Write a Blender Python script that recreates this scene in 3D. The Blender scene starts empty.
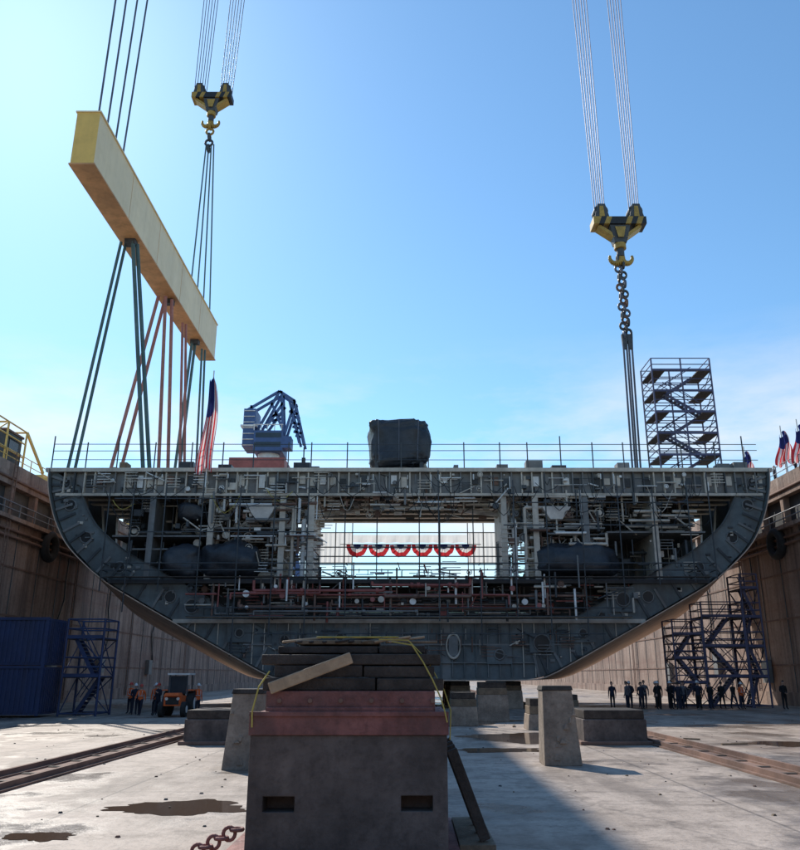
import bpy, math, random
from mathutils import Vector, Matrix, noise
random.seed(7)
R=random.uniform
scene=bpy.context.scene
# ---------------------------------------------------------------- materials
def mat(name,col,rough=.7,metal=0.,var=.25,scale=.6,bump=.15,streak=0.,streak_col=(.1,.05,.03),grime=.3):
    m=bpy.data.materials.new(name); m.use_nodes=True
    nt=m.node_tree; N=nt.nodes; L=nt.links
    b=N['Principled BSDF']; b.inputs['Metallic'].default_value=metal
    tc=N.new('ShaderNodeTexCoord')
    n1=N.new('ShaderNodeTexNoise'); n1.inputs['Scale'].default_value=scale; n1.inputs['Detail'].default_value=4; n1.inputs['Roughness'].default_value=.65
    L.new(tc.outputs['Object'],n1.inputs['Vector'])
    r1=N.new('ShaderNodeValToRGB'); r1.color_ramp.elements[0].position=.3; r1.color_ramp.elements[1].position=.7
    r1.color_ramp.elements[0].color=tuple(c*(1-var) for c in col)+(1,)
    r1.color_ramp.elements[1].color=tuple(min(1,c*(1+var)) for c in col)+(1,)
    L.new(n1.outputs['Fac'],r1.inputs['Fac'])
    out=r1.outputs['Color']
    n2=N.new('ShaderNodeTexNoise'); n2.inputs['Scale'].default_value=scale*5; n2.inputs['Detail'].default_value=4; n2.inputs['Roughness'].default_value=.7
    L.new(tc.outputs['Object'],n2.inputs['Vector'])
    def over(src,k,c2,out):
        mu=N.new('ShaderNodeMath'); mu.operation='MULTIPLY'; mu.inputs[1].default_value=k
        L.new(src,mu.inputs[0])
        mx=N.new('ShaderNodeMixRGB'); mx.inputs['Color2'].default_value=c2
        L.new(mu.outputs[0],mx.inputs['Fac']); L.new(out,mx.inputs['Color1']); return mx.outputs['Color']
    if grime>0:
        r2=N.new('ShaderNodeValToRGB'); r2.color_ramp.elements[0].position=.45; r2.color_ramp.elements[1].position=.75
        L.new(n2.outputs['Fac'],r2.inputs['Fac'])
        out=over(r2.outputs['Color'],grime,tuple(c*.35 for c in col)+(1,),out)
    if streak>0:
        mp=N.new('ShaderNodeMapping'); mp.inputs['Scale'].default_value=(1.,1.,.07)
        L.new(tc.outputs['Object'],mp.inputs['Vector'])
        n3=N.new('ShaderNodeTexNoise'); n3.inputs['Scale'].default_value=.9; n3.inputs['Detail'].default_value=4; n3.inputs['Roughness'].default_value=.7
        L.new(mp.outputs[0],n3.inputs['Vector'])
        r3=N.new('ShaderNodeValToRGB'); r3.color_ramp.elements[0].position=.45; r3.color_ramp.elements[1].position=.68
        L.new(n3.outputs['Fac'],r3.inputs['Fac'])
        out=over(r3.outputs['Color'],streak,streak_col+(1,),out)
    L.new(out,b.inputs['Base Color'])
    mr=N.new('ShaderNodeMapRange'); mr.inputs['To Min'].default_value=max(.05,rough-.15); mr.inputs['To Max'].default_value=min(1,rough+.15)
    L.new(n2.outputs['Fac'],mr.inputs['Value']); L.new(mr.outputs[0],b.inputs['Roughness'])
    if bump>.25:
        bp=N.new('ShaderNodeBump'); bp.inputs['Strength'].default_value=bump; bp.inputs['Distance'].default_value=.05
        L.new(n2.outputs['Fac'],bp.inputs['Height']); L.new(bp.outputs[0],b.inputs['Normal'])
    return m
def cloth(name,col,tr=.5):
    m=bpy.data.materials.new(name); m.use_nodes=True
    nt=m.node_tree;N=nt.nodes;L=nt.links;b=N['Principled BSDF'];b.inputs['Roughness'].default_value=.8
    n=N.new('ShaderNodeTexNoise');n.inputs['Scale'].default_value=3;r=N.new('ShaderNodeValToRGB')
    r.color_ramp.elements[0].color=tuple(c*.85 for c in col)+(1,);r.color_ramp.elements[1].color=tuple(min(1,c*1.1) for c in col)+(1,)
    L.new(n.outputs['Fac'],r.inputs['Fac']);L.new(r.outputs[0],b.inputs['Base Color'])
    t=N.new('ShaderNodeBsdfTranslucent');L.new(r.outputs[0],t.inputs['Color']);x=N.new('ShaderNodeMixShader');x.inputs[0].default_value=tr
    L.new(b.outputs[0],x.inputs[1]);L.new(t.outputs[0],x.inputs[2]);L.new(x.outputs[0],N['Material Output'].inputs['Surface']);return m
M={}
M['dark']=mat('dark_steel',(.06,.067,.072),.6,0,.3)
M['shell']=mat('shell_blue_grey',(.125,.15,.155),.6,0,var=.4,scale=.35,streak=.5,streak_col=(.09,.07,.06),grime=.4)
M['grey']=mat('grey_steel',(.2,.205,.2),.6,0,streak=.35,streak_col=(.12,.07,.05))
M['light']=mat('light_primer',(.6,.54,.45),.65,0,streak=.2)
M['white']=mat('white_paint',(.8,.79,.75),.5,grime=.2)
M['red']=mat('red_primer',(.33,.1,.085),.6)
M['rust']=mat('rust_brown',(.2,.12,.09),.85,0,var=.4)
M['tan']=mat('tan_primer',(.66,.48,.36),.7,0,streak=.25,streak_col=(.3,.16,.1),scale=.3)
M['tarp']=mat('black_tarp',(.03,.034,.042),.42,0,var=.4,scale=2,bump=.5)
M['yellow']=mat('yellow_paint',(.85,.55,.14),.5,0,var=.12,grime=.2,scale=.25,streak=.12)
M['cream']=mat('yellow_paint_side_light',(.9,.7,.4),.5,0,var=.08,grime=.12,scale=.2,streak=.15,streak_col=(.45,.3,.12))  # the beam's yellow paint, with paler side light put into the colour
M['under']=mat('yellow_paint_under_shade',(.72,.38,.16),.6,0,var=.3,grime=.4,scale=.3)  # same yellow paint, underside shade put into the colour
M['hookyel']=mat('hook_yellow_backlit',(.42,.27,.05),.5,0,scale=1,grime=.6)  # yellow darkened, backlit shade put into the colour
M['black']=mat('black_paint_and_hole_shade',(.02,.02,.02),.5)
M['rope']=mat('wire_rope',(.11,.12,.15),.5,.2,bump=0)
M['ropeblue']=mat('wire_rope_bluish',(.2,.2,.28),.5,.2,bump=0)
M['greensling']=mat('green_sling',(.1,.17,.17),.8,bump=0)
M['redsling']=mat('red_sling',(.42,.19,.16),.8,bump=0)
M['blue']=mat('container_blue_paint',(.025,.045,.12),.55,0,scale=.4,streak=.3,streak_col=(.06,.05,.05))
M['cblue']=mat('crane_blue',(.06,.12,.28),.5,0,scale=.4)
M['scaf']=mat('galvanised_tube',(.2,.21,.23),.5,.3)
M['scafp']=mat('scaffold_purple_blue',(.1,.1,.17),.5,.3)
M['wood']=mat('weathered_timber',(.2,.15,.1),.85,0,var=.35,scale=3,bump=.4)
M['woodlt']=mat('pale_timber',(.45,.32,.2),.8,0,var=.25,scale=3,bump=.3)
M['wooddk']=mat('dark_tarred_timber',(.06,.047,.038),.8,0,var=.5,scale=3,bump=.5)
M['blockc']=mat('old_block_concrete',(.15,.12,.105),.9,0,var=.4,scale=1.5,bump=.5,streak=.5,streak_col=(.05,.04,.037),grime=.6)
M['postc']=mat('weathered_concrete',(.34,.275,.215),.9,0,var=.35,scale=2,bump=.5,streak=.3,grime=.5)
M['redsteel']=mat('faded_red_steel',(.26,.1,.085),.7,.0,var=.45,scale=2,bump=.35,streak=.55,streak_col=(.09,.065,.06),grime=.55)
M['rubber']=mat('rubber',(.025,.025,.025),.85)
M['strap']=mat('yellow_strap',(.5,.4,.09),.7)
M['flagr']=cloth('flag_red',(.6,.04,.05));M['flagw']=cloth('flag_white',(.85,.83,.82));M['flagb']=cloth('flag_blue',(.03,.04,.17))
M['sheet']=cloth('sunlit_duct_sheets',(.86,.86,.84),.6)
M['skin']=mat('skin',(.5,.3,.22),.6,bump=0,grime=0,var=.1)
M['hair']=mat('hair',(.03,.02,.015),.7,bump=0)
M['navy']=mat('navy_cloth',(.015,.018,.035),.9,scale=4)
M['blackcloth']=mat('black_cloth',(.012,.012,.014),.9,scale=4)
M['greycloth']=mat('grey_cloth',(.12,.12,.13),.9,scale=4)
M['orange']=mat('orange_hi_vis',(.75,.14,.03),.8,scale=4)
M['hat']=mat('hard_hat_white',(.7,.7,.68),.4,bump=0)
M['hatr']=mat('hard_hat_red',(.5,.05,.03),.4,bump=0)
M['glass']=mat('dark_glass',(.03,.04,.05),.15,bump=0,grime=0)

def surf(name,build,rough=.9):
    m=bpy.data.materials.new(name); m.use_nodes=True
    nt=m.node_tree;N=nt.nodes;L=nt.links;b=N['Principled BSDF'];b.inputs['Roughness'].default_value=rough
    tc=N.new('ShaderNodeTexCoord');o=tc.outputs['Object']
    def mapn(s):
        mp=N.new('ShaderNodeMapping');mp.inputs['Scale'].default_value=s;L.new(o,mp.inputs['Vector']);return mp.outputs[0]
    def nz(s,vec=None,d=5,r=.65):
        n=N.new('ShaderNodeTexNoise'); n.inputs['Scale'].default_value=s;n.inputs['Detail'].default_value=d;n.inputs['Roughness'].default_value=r
        L.new(vec or o,n.inputs['Vector']); return n.outputs['Fac']
    def ramp(f,a,b_,c0=(0,0,0,1),c1=(1,1,1,1)):
        r=N.new('ShaderNodeValToRGB'); r.color_ramp.elements[0].position=a;r.color_ramp.elements[1].position=b_
        r.color_ramp.elements[0].color=c0;r.color_ramp.elements[1].color=c1;L.new(f,r.inputs['Fac']);return r.outputs['Color']
    def mix(f,c1,c2,k):
        mu=N.new('ShaderNodeMath');mu.operation='MULTIPLY';mu.inputs[1].default_value=k;L.new(f,mu.inputs[0])
        x=N.new('ShaderNodeMixRGB');L.new(mu.outputs[0],x.inputs['Fac']);L.new(c1,x.inputs['Color1']);x.inputs['Color2'].default_value=c2;return x.outputs['Color']
    build(N,L,b,o,mapn,nz,ramp,mix);return m
def fl(N,L,b,o,mapn,nz,ramp,mix):
    c=ramp(nz(.25),.3,.7,(.32,.255,.205,1),(.52,.43,.36,1))
    c=mix(ramp(nz(1.3,None,6,.75),.47,.66),c,(.15,.115,.09,1),.8)
    c=mix(ramp(nz(9,None,5,.8),.5,.68),c,(.12,.095,.08,1),.55)
    c=mix(ramp(nz(.5,mapn((1.,.15,1))),.5,.62),c,(.13,.1,.08,1),.6)
    c=mix(ramp(nz(.11),.53,.64),c,(.2,.13,.09,1),.5)
    br=N.new('ShaderNodeTexBrick'); br.offset=0; br.inputs['Scale'].default_value=1; br.inputs['Brick Width'].default_value=6; br.inputs['Row Height'].default_value=6
    br.inputs['Mortar Size'].default_value=.035; br.inputs['Color1'].default_value=(0,0,0,1);br.inputs['Color2'].default_value=(0,0,0,1);br.inputs['Mortar'].default_value=(1,1,1,1)
    L.new(o,br.inputs['Vector'])
    c=mix(br.outputs['Color'],c,(.06,.05,.045,1),.55)
    nd=N.new('ShaderNodeTexNoise'); nd.inputs['Scale'].default_value=.8; nd.inputs['Detail'].default_value=5; L.new(o,nd.inputs['Vector'])
    ad=N.new('ShaderNodeVectorMath');ad.operation='ADD';L.new(o,ad.inputs[0]);L.new(nd.outputs['Color'],ad.inputs[1])
    vo=N.new('ShaderNodeTexVoronoi');vo.feature='DISTANCE_TO_EDGE';vo.inputs['Scale'].default_value=.22;L.new(ad.outputs[0],vo.inputs['Vector'])
    c=mix(ramp(vo.outputs['Distance'],.0,.01,(1,1,1,1),(0,0,0,1)),c,(.06,.05,.045,1),.4)
    wet=ramp(nz(.18,None,5,.6),.53,.6)
    c=mix(wet,c,(.12,.09,.07,1),.6)
    L.new(c,b.inputs['Base Color'])
    rr=N.new('ShaderNodeMapRange'); rr.inputs['To Min'].default_value=.7; rr.inputs['To Max'].default_value=.27; L.new(wet,rr.inputs['Value']); L.new(rr.outputs[0],b.inputs['Roughness'])
    bp=N.new('ShaderNodeBump');bp.inputs['Strength'].default_value=.6;bp.inputs['Distance'].default_value=.03
    L.new(nz(6,None,4,.75),bp.inputs['Height']);L.new(bp.outputs[0],b.inputs['Normal'])
M['floor']=surf('dock_floor_concrete',fl)
def wl(N,L,b,o,mapn,nz,ramp,mix):
    v=mapn((1,1,.06));h=mapn((1,.12,1.2))
    c=ramp(nz(.3),.3,.7,(.26,.175,.135,1),(.42,.31,.25,1))
    c=mix(ramp(nz(.8,v),.45,.62),c,(.09,.06,.05,1),.7)
    c=mix(ramp(nz(2.2,v),.55,.7),c,(.5,.43,.38,1),.4)
    c=mix(ramp(nz(.5,h),.52,.66),c,(.22,.12,.09,1),.5)
    c=mix(ramp(nz(4),.5,.75),c,(.06,.045,.04,1),.5)
    L.new(c,b.inputs['Base Color'])
    bp=N.new('ShaderNodeBump');bp.inputs['Strength'].default_value=.6;bp.inputs['Distance'].default_value=.08
    L.new(nz(2.5,None,4,.75),bp.inputs['Height']);L.new(bp.outputs[0],b.inputs['Normal'])
M['wall']=surf('dock_wall_concrete',wl)
M['quay']=mat('quay_concrete',(.27,.25,.22),.9,0,scale=.1)
def pw(N,L,b,o,mapn,nz,ramp,mix):
    b.inputs['Base Color'].default_value=(.1,.065,.045,1);b.inputs['Roughness'].default_value=.07
    bp=N.new('ShaderNodeBump');bp.inputs['Strength'].default_value=.05;L.new(nz(3),bp.inputs['Height']);L.new(bp.outputs[0],b.inputs['Normal'])
M['puddle']=surf('puddle_water',pw,.07)
# ---------------------------------------------------------------- mesh builder
class B:
    def __init__(s): s.v=[];s.f=[];s.m=[];s.ml=[];s.sm=[]
    def mi(s,k):
        if k not in s.ml: s.ml.append(k)
        return s.ml.index(k)
    def add(s,vs,fs,k,smooth=False):
        o=len(s.v); s.v+= [tuple(p) for p in vs]; i=s.mi(k)
        for f in fs: s.f.append(tuple(o+a for a in f)); s.m.append(i); s.sm.append(smooth)
    def box(s,x0,x1,y0,y1,z0,z1,k):
        vs=[(x,y,z) for z in(z0,z1) for y in(y0,y1) for x in(x0,x1)]
        s.add(vs,[(0,2,3,1),(4,5,7,6),(0,1,5,4),(2,6,7,3),(0,4,6,2),(1,3,7,5)],k)
    def frus(s,c,b,t,h,k,rz=0,off=(0,0)):
        cx,cy,cz=c; q=math.cos(rz),math.sin(rz); vs=[]
        for (w,d),z,o in((b,0,(0,0)),(t,h,off)):
            for a,e in((-1,-1),(1,-1),(1,1),(-1,1)):
                x=a*w/2+o[0];y=e*d/2+o[1]; vs.append((cx+x*q[0]-y*q[1],cy+x*q[1]+y*q[0],cz+z))
        s.add(vs,[(3,2,1,0),(4,5,6,7),(0,1,5,4),(1,2,6,5),(2,3,7,6),(3,0,4,7)],k)
    def obox(s,p,q,w,h,k,up=(0,0,1)):
        p=Vector(p);q=Vector(q);d=(q-p).normalized();u=Vector(up)
        if abs(d.dot(u))>.98:u=Vector((0,1,0))
        sx=d.cross(u).normalized()*w/2;sz=sx.cross(d).normalized()*h/2
        vs=[e+a*sx+b*sz for e in(p,q) for a,b in((-1,-1),(1,-1),(1,1),(-1,1))]
        s.add(vs,[(0,1,2,3),(7,6,5,4),(0,4,5,1),(1,5,6,2),(2,6,7,3),(3,7,4,0)],k)
    def tube(s,p,q,r,k,n=6,r2=None,cap=True):
        p=Vector(p);q=Vector(q);d=q-p
        if d.length<1e-6:return
        d.normalize();u=Vector((0,0,1)) if abs(d.z)<.9 else Vector((1,0,0))
        a=d.cross(u).normalized();b=a.cross(d);r2=r if r2 is None else r2
        vs=[e+rr*(math.cos(t*2*math.pi/n)*a+math.sin(t*2*math.pi/n)*b) for e,rr in((p,r),(q,r2)) for t in range(n)]
        fs=[(t,(t+1)%n,n+(t+1)%n,n+t) for t in range(n)]
        s.add(vs,fs,k,n>5)
        if cap: s.add(vs,[tuple(range(n-1,-1,-1)),tuple(range(n,2*n))],k)
    def path(s,pts,r,k,n=6):
        for a,b in zip(pts,pts[1:]): s.tube(a,b,r,k,n)
    def ring(s,c,R_,r,k,axis='Y',n=20,m=6,sq=1.):
        c=Vector(c);vs=[]
        for i in range(n):
            t=2*math.pi*i/n
            for j in range(m):
                a=2*math.pi*j/m; rad=R_+r*math.cos(a); x=rad*math.cos(t);z=rad*math.sin(t)*sq;y=r*math.sin(a)
                vs.append(c+Vector({'Y':(x,y,z),'X':(y,x,z),'Z':(x,z,y)}[axis]))
        fs=[(i*m+j,((i+1)%n)*m+j,((i+1)%n)*m+(j+1)%m,i*m+(j+1)%m) for i in range(n) for j in range(m)]
        s.add(vs,fs,k,True)
    def blob(s,c,sz,k,p=.5,amp=.15,freq=.8,nu=40,nv=24,flat=None):
        vs=[];sg=lambda t,e:math.copysign(abs(t)**e,t)
        for j in range(nv+1):
            ph=-math.pi/2+math.pi*j/nv
            for i in range(nu):
                th=2*math.pi*i/nu
                q=Vector((sg(math.cos(ph),p)*sg(math.cos(th),p),sg(math.cos(ph),p)*sg(math.sin(th),p),sg(math.sin(ph),p)))
                w=Vector((q.x*sz[0]/2,q.y*sz[1]/2,q.z*sz[2]/2))
                n=noise.noise((w+Vector(c))*freq)+.5*abs(noise.noise((w+Vector(c))*freq*3))+.25*abs(noise.noise((w+Vector(c))*freq*6))
                if flat: w.x*=1+flat*q.z
                vs.append(Vector(c)+w+w.normalized()*n*amp*2)
        fs=[(j*nu+i,j*nu+(i+1)%nu,(j+1)*nu+(i+1)%nu,(j+1)*nu+i) for j in range(nv) for i in range(nu)]
        s.add(vs,fs,k,True)
    def build(s,name,parent=None,bevel=0):
        me=bpy.data.meshes.new(name)
        me.from_pydata(s.v,[],s.f)
        for k in s.ml: me.materials.append(M[k])
        me.polygons.foreach_set('material_index',s.m); me.polygons.foreach_set('use_smooth',s.sm); me.update()
        o=bpy.data.objects.new(name,me); scene.collection.objects.link(o)
        if parent:o.parent=parent
        if bevel:
            bm=o.modifiers.new('bev','BEVEL');bm.width=bevel;bm.segments=2;bm.limit_method='ANGLE'
        return o
def empty(name):
    e=bpy.data.objects.new(name,None);scene.collection.objects.link(e);return e
# ---------------------------------------------------------------- ground, dock
WX=30.; H=17.5; Y0=-60.; Y1=420.
b=B()
b.add([(-WX-1,Y0-1,0),(WX+1,Y0-1,0),(WX+1,Y1+1,0),(-WX-1,Y1+1,0)],[(0,1,2,3)],'floor'); b.build('dock_floor')
b=B(); G=4000
def quad(x0,x1,y0,y1):
    b.add([(x0,y0,H),(x1,y0,H),(x1,y1,H),(x0,y1,H)],[(0,1,2,3)],'quay')
quad(-G,-WX-.8,-G,G);quad(WX+.8,G,-G,G);quad(-WX-.8,WX+.8,-G,Y0-.8);quad(-WX-.8,WX+.8,Y1+.8,G)
b.build('ground')
for sx in(-1,1):
    b=B()
    def wb(a,c,y0,y1,z0,z1,k='wall'):
        xs=sorted((sx*a,sx*c)); b.box(xs[0],xs[1],y0,y1,z0,z1,k)
    wb(WX,WX+.8,Y0,Y1,0,13.6)
    wb(WX+.45,WX+1.2,Y0,Y1,13.6,15.9,'dark')
    wb(WX-.15,WX+.8,Y0,Y1,15.9,H+.06)
    wb(WX-.5,WX+.4,Y0,Y1,13.35,13.65)
    wb(WX-.25,WX+.1,Y0,Y1,0,1.0)
    y=Y0+3
    while y<Y1:
        wb(WX-.05,WX+.45,y,y+.5,13.6,15.9)
        wb(WX-.04,WX+.02,y+2,y+2.08,1.0,13.3,'dark')
        y+=4.
    for z in(14.1,14.6): b.tube((sx*(WX-.42),Y0,z),(sx*(WX-.42),Y1,z),.05,'scaf')
    for z in(12.7,12.2,16.4): b.tube((sx*(WX-.2),Y0,z),(sx*(WX-.2),Y1,z),.12,'rust')
    y=Y0
    while y<Y1:
        b.box(sx*(WX-.42)-.04,sx*(WX-.42)+.04,y,y+.08,13.6,14.65,'scaf'); y+=2.5
    for z in(3.,6.5,10): wb(WX-.06,WX+.02,Y0,Y1,z,z+.12,'rust')
    for y in(44,58.5,72,88,110):
        for dy in(0,.5): b.tube((sx*(WX-.3),y+dy,.3),(sx*(WX-.3),y+dy,H+.9),.04,'rust')
        z=.5
        while z<H: b.tube((sx*(WX-.3),y,z),(sx*(WX-.3),y+.5,z),.02,'rust',4); z+=.4
    for y in(40,50,56,69,80,95): 
        wb(WX-.45,WX-.01,y,y+1.1,R(1.5,3),R(3.4,4.4),'grey'); b.path([(sx*(WX-.12),y+1.6+R(-.2,.2)*j,13.3-j*1.6) for j in range(7)],.06,'black')
    b.build('dock_wall')
b=B(); b.box(-WX,WX,Y0-.8,Y0,0,H+.05,'wall'); b.build('dock_end_wall')
b=B(); b.box(-WX,WX,Y1,Y1+.8,0,H+.05,'wall')
for i in range(12): b.box(-28+i*5,-27.2+i*5,Y1-.6,Y1,0,H,'rust')
b.build('dock_gate')
for sx in(-1,1):
    b=B(); y=30
    while y<180:
        b.tube((sx*30.2,y,H),(sx*30.2,y,H+1.15),.04,'yellow' if sx<0 else 'scaf'); y+=2
    for z in(.6,1.12): b.tube((sx*30.2,30,H+z),(sx*30.2,180,H+z),.035,'yellow' if sx<0 else 'scaf')
    b.build('quay_railing')
for sx,yy in((-1,66),(1,64.5)):
    b=B(); x=sx*(WX-.35)
    b.ring((x,yy,12.4),.95,.36,'rubber',axis='X',n=24,m=10)
    b.tube((x,yy,13.4),(sx*(WX-.1),yy,15.),.05,'dark'); b.tube((x+sx*.1,yy,12.4),(sx*WX,yy,12.4),.3,'dark',10)
    b.build('tyre_fender')
for sx in(-1,1):
    b=B()
    b.box(sx*9-.65,sx*9+.65,Y0,Y1,.0,.006,'rust')
    for dx in(-.55,.55):
        b.box(sx*9+dx-.14,sx*9+dx+.14,Y0,Y1,.006,.05,'rust'); b.box(sx*9+dx-.05,sx*9+dx+.05,Y0,Y1,.05,.17,'rust')
    y=Y0
    while y<140: b.box(sx*9-.4,sx*9+.4,y,y+.18,.006,.03,'wooddk'); y+=1.5
    b.build('rail_track')
def puddle(cx,cy,rx,ry,seed):
    b=B();n=64;vs=[(cx,cy,.006)]
    for i in range(n):
        t=2*math.pi*i/n;k=1+.55*noise.noise(Vector((math.cos(t)*1.5+seed,math.sin(t)*1.5,seed)))+.3*noise.noise(Vector((math.cos(t)*4+seed,math.sin(t)*4,seed)))+.12*noise.noise(Vector((math.cos(t)*11+seed,math.sin(t)*11,seed)))
        vs.append((cx+rx*k*math.cos(t),cy+ry*k*math.sin(t),.006))
    b.add(vs,[(0,1+i,1+(i+1)%n) for i in range(n)],'puddle'); b.build('puddle')
puddle(-4.1,15.9,1.2,.75,1);puddle(4.6,33,2.6,2.4,4);puddle(-9.5,14,.5,1.2,9);puddle(3.0,27.5,1.8,.8,12);puddle(14,30,2.,1.2,15);puddle(-5.5,13.2,.5,.35,19);puddle(2,44,3,4,22)
# ---------------------------------------------------------------- ship hull
ship=empty('ship_hull_section')
HF=60.;HB=76.
F=[(27.6,17.4),(27.5,16.2),(27.2,15.),(26.6,13.4),(25.6,11.7),(24.1,10.2),(22.3,8.8),(20.1,7.55),(17.6,6.2),(14.8,4.72),(12.2,3.35),(10,2.25),(8.4,1.93),(4,1.9),(0,1.9)]
Rr=[(28,17.4),(28,16.2),(28,15.),(28,13.2),(27.8,11.2),(27.3,9.7),(26.1,8.2),(24.1,6.9),(21.6,5.6),(19.,4.3),(16.5,3.05),(14.2,2.1),(12,1.9),(6,1.9),(0,1.9)]
def cat(P,k=4):
    o=[]
    for i in range(len(P)-1):
        p0=P[max(i-1,0)];p1=P[i];p2=P[i+1];p3=P[min(i+2,len(P)-1)]
        for j in range(k):
            t=j/k
            o.append(tuple(.5*((2*p1[a])+(-p0[a]+p2[a])*t+(2*p0[a]-5*p1[a]+4*p2[a]-p3[a])*t*t+(-p0[a]+3*p1[a]-3*p2[a]+p3[a])*t**3) for a in(0,1)))
    o.append(P[-1]);return o
Fc=cat(F);Rc=cat(Rr)
def inner(P,d):
    o=[]
    for i,p in enumerate(P):
        a=P[max(i-1,0)];c=P[min(i+1,len(P)-1)]
        tx,tz=c[0]-a[0],c[1]-a[1];l=math.hypot(tx,tz); nx,nz=tz/l,-tx/l
        o.append((max(0,p[0]+nx*d),min(16.2 if d>1 else 17.4,p[1]+nz*d)))
    return o
def zprof(x,P=Fc):
    x=abs(x)
    for (x1,z1),(x0,z0) in zip(P,P[1:]):
        if x0<=x<=x1: return z0+(z1-z0)*(x-x0)/(x1-x0+1e-9)
    return P[0][1]
def ringw(i,n): return 2.1+.6*min(1,i/(n*.5))
b=B()
for sx in(-1,1):
    n=len(Fc)
    fs=[(i,i+1,n+i+1,n+i) for i in range(n-1)]
    b.add([(sx*x,HF-.6,z) for x,z in Fc]+[(sx*x,HB,z) for x,z in Rc],fs,'tan',True)
    Fi=inner(Fc,.07);Ri=inner(Rc,.07)
    b.add([(sx*x,HF-.6,z) for x,z in Fi]+[(sx*x,HB,z) for x,z in Ri],fs,'shell',True)
    b.add([(sx*x,HF-.6,z) for x,z in Fc]+[(sx*x,HF-.6,z) for x,z in Fi],fs,'tan')
b.build('shell_plating',ship)
b=B()
for yf,P in((HF,Fc),(HF+4,None),(HF+8,None),(HF+12,None)):
    if P is None:
        t=(yf-HF)/(HB-HF);P=[(a[0]*(1-t)+c[0]*t,a[1]*(1-t)+c[1]*t) for a,c in zip(Fc,Rc)]
    n=len(P)
    for sx in(-1,1):
        O=inner(P,.12)
        I=[inner(P,ringw(i,n) if yf==HF else 1.3)[i] for i in range(n)]
        last=[i for i in range(n) if O[i][1]>2.05][-1]
        for yy in(yf,yf+.12):
            b.add([(sx*x,yy,z) for x,z in O[:last]]+[(sx*x,yy,z) for x,z in I[:last]],[(i,i+1,last+i+1,last+i) for i in range(last-1)],'shell')
        b.add([(sx*x,yf-.22,z) for x,z in I[:last]]+[(sx*x,yf+.3,z) for x,z in I[:last]],[(i,i+1,last+i+1,last+i) for i in range(last-1)],'grey')
        if yf==HF:
            for i in range(1,last,1):
                o_=O[i];q=I[i]
                if i%2==0: b.obox((sx*o_[0],yf-.1,o_[1]),(sx*(q[0]*.6+o_[0]*.4),yf-.1,q[1]*.6+o_[1]*.4),.05,.18,'grey' if i%4 else 'dark')
            for i in range(3,last-6,7):
                mx=(O[i][0]+I[i][0])/2;mz=(O[i][1]+I[i][1])/2
                b.ring((sx*mx,yf-.03,mz),.42,.05,'grey'); b.tube((sx*mx,yf-.012,mz),(sx*mx,yf-.004,mz),.42,'black',20)  # black disc painted in for the shade inside an open hole
            for i in range(60):
                j=random.randrange(1,last-2);f=R(.2,.8);xx=sx*(O[j][0]*f+I[j][0]*(1-f));zz=O[j][1]*f+I[j][1]*(1-f)
                b.box(xx,xx+R(.08,.4),yf-.1,yf-.003,zz,zz+R(.06,.3),random.choice(['light','dark','grey','black']))
b.build('web_frames',ship)
b=B()
b.box(-27.4,27.4,HF,HB,17.25,17.42,'grey')
b.box(-27.9,27.9,HF-.35,HF-.02,17.2,17.5,'light')
b.box(-27,27,HF-.15,HF-.01,15.35,15.55,'light')
b.box(-26.6,26.6,HF+.1,HF+.2,15.56,17.2,'grey')
x=-26.5
while x<26.6:
    kk=random.choice(['light','light','grey','light','dark'])
    b.box(x,x+.1,HF-.2,HF+.09,15.56,17.19,kk)
    if random.random()<.6: b.box(x+.15,x+.6,HF-.02,HF+.09,15.9+R(0,.5),16.7+R(0,.3),random.choice(['dark','black','light','light','rust','white']))
    x+=.78
for yy in range(61,76,2): b.box(-27,27,yy,yy+.15,16.2,17.24,'grey'); b.box(-27,27,yy-.2,yy+.35,16.1,16.19,'light')
x=-26
while x<26: b.box(x,x+.08,HF+.3,HB,16.75,17.24,'light'); x+=1.3
b.box(-27,27,HB-.4,HB,16.2,17.24,'light')
for x0,x1 in((-22.,-7.2),(7.2,22.)): b.box(x0,x1,HF+.1,HB-1,8.85,9.02,'grey')
b.box(-22.2,22.2,HF-.3,HF+.09,8.75,9.06,'dark')
b.box(-7.19,7.19,HF+.1,HF+3,8.85,9.0,'dark')
b.box(-17.,17.,HF,HB-1,5.95,6.1,'grey')
b.box(-17.2,17.2,HF-.25,HF-.01,5.9,6.18,'light')
b.box(-18.5,18.5,HF+3,HF+3.1,6.9,8.84,'dark');b.box(-16.5,16.5,HF+3,HF+3.1,6.11,6.89,'dark')
for x0,x1,z in((-22.5,-14.8,12.3),(15.,22.5,12.6),(-14.8,-7.4,12.9),(7.4,14.9,12.9)): b.box(x0,x1,HF+.4,HF+6,z,z+.12,'grey')
b.build('decks',ship)
b=B()
for x0,x1,k in((-23.4,-15.05,'dark'),(-14.95,-10.,'light'),(10.,13.3,'light'),(13.5,23.4,'dark')):  # bay shade and sunlight put into plate colour: outer dark, inner pale
    b.box(x0,x1,HF+6.5,HF+6.6,9.2,16.05,k)
    x=x0
    while x<x1: b.box(x,x+.08,HF+6.3,HF+6.49,9.2,16.,'grey'); x+=.9
for x,k in((-19.5,'grey'),(-15,'light'),(-9.6,'light'),(-7.4,'white'),(7.2,'white'),(9.6,'light'),(13.4,'grey'),(18.6,'light')):
    b.box(x-.05,x+.05,HF+.1,HF+6.4,9.03,16.05,k)
    b.box(x-.22,x+.22,HF-.05,HF+.09,9.07,15.3,'grey' if k=='grey' else 'light')
x=-16.8
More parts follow.
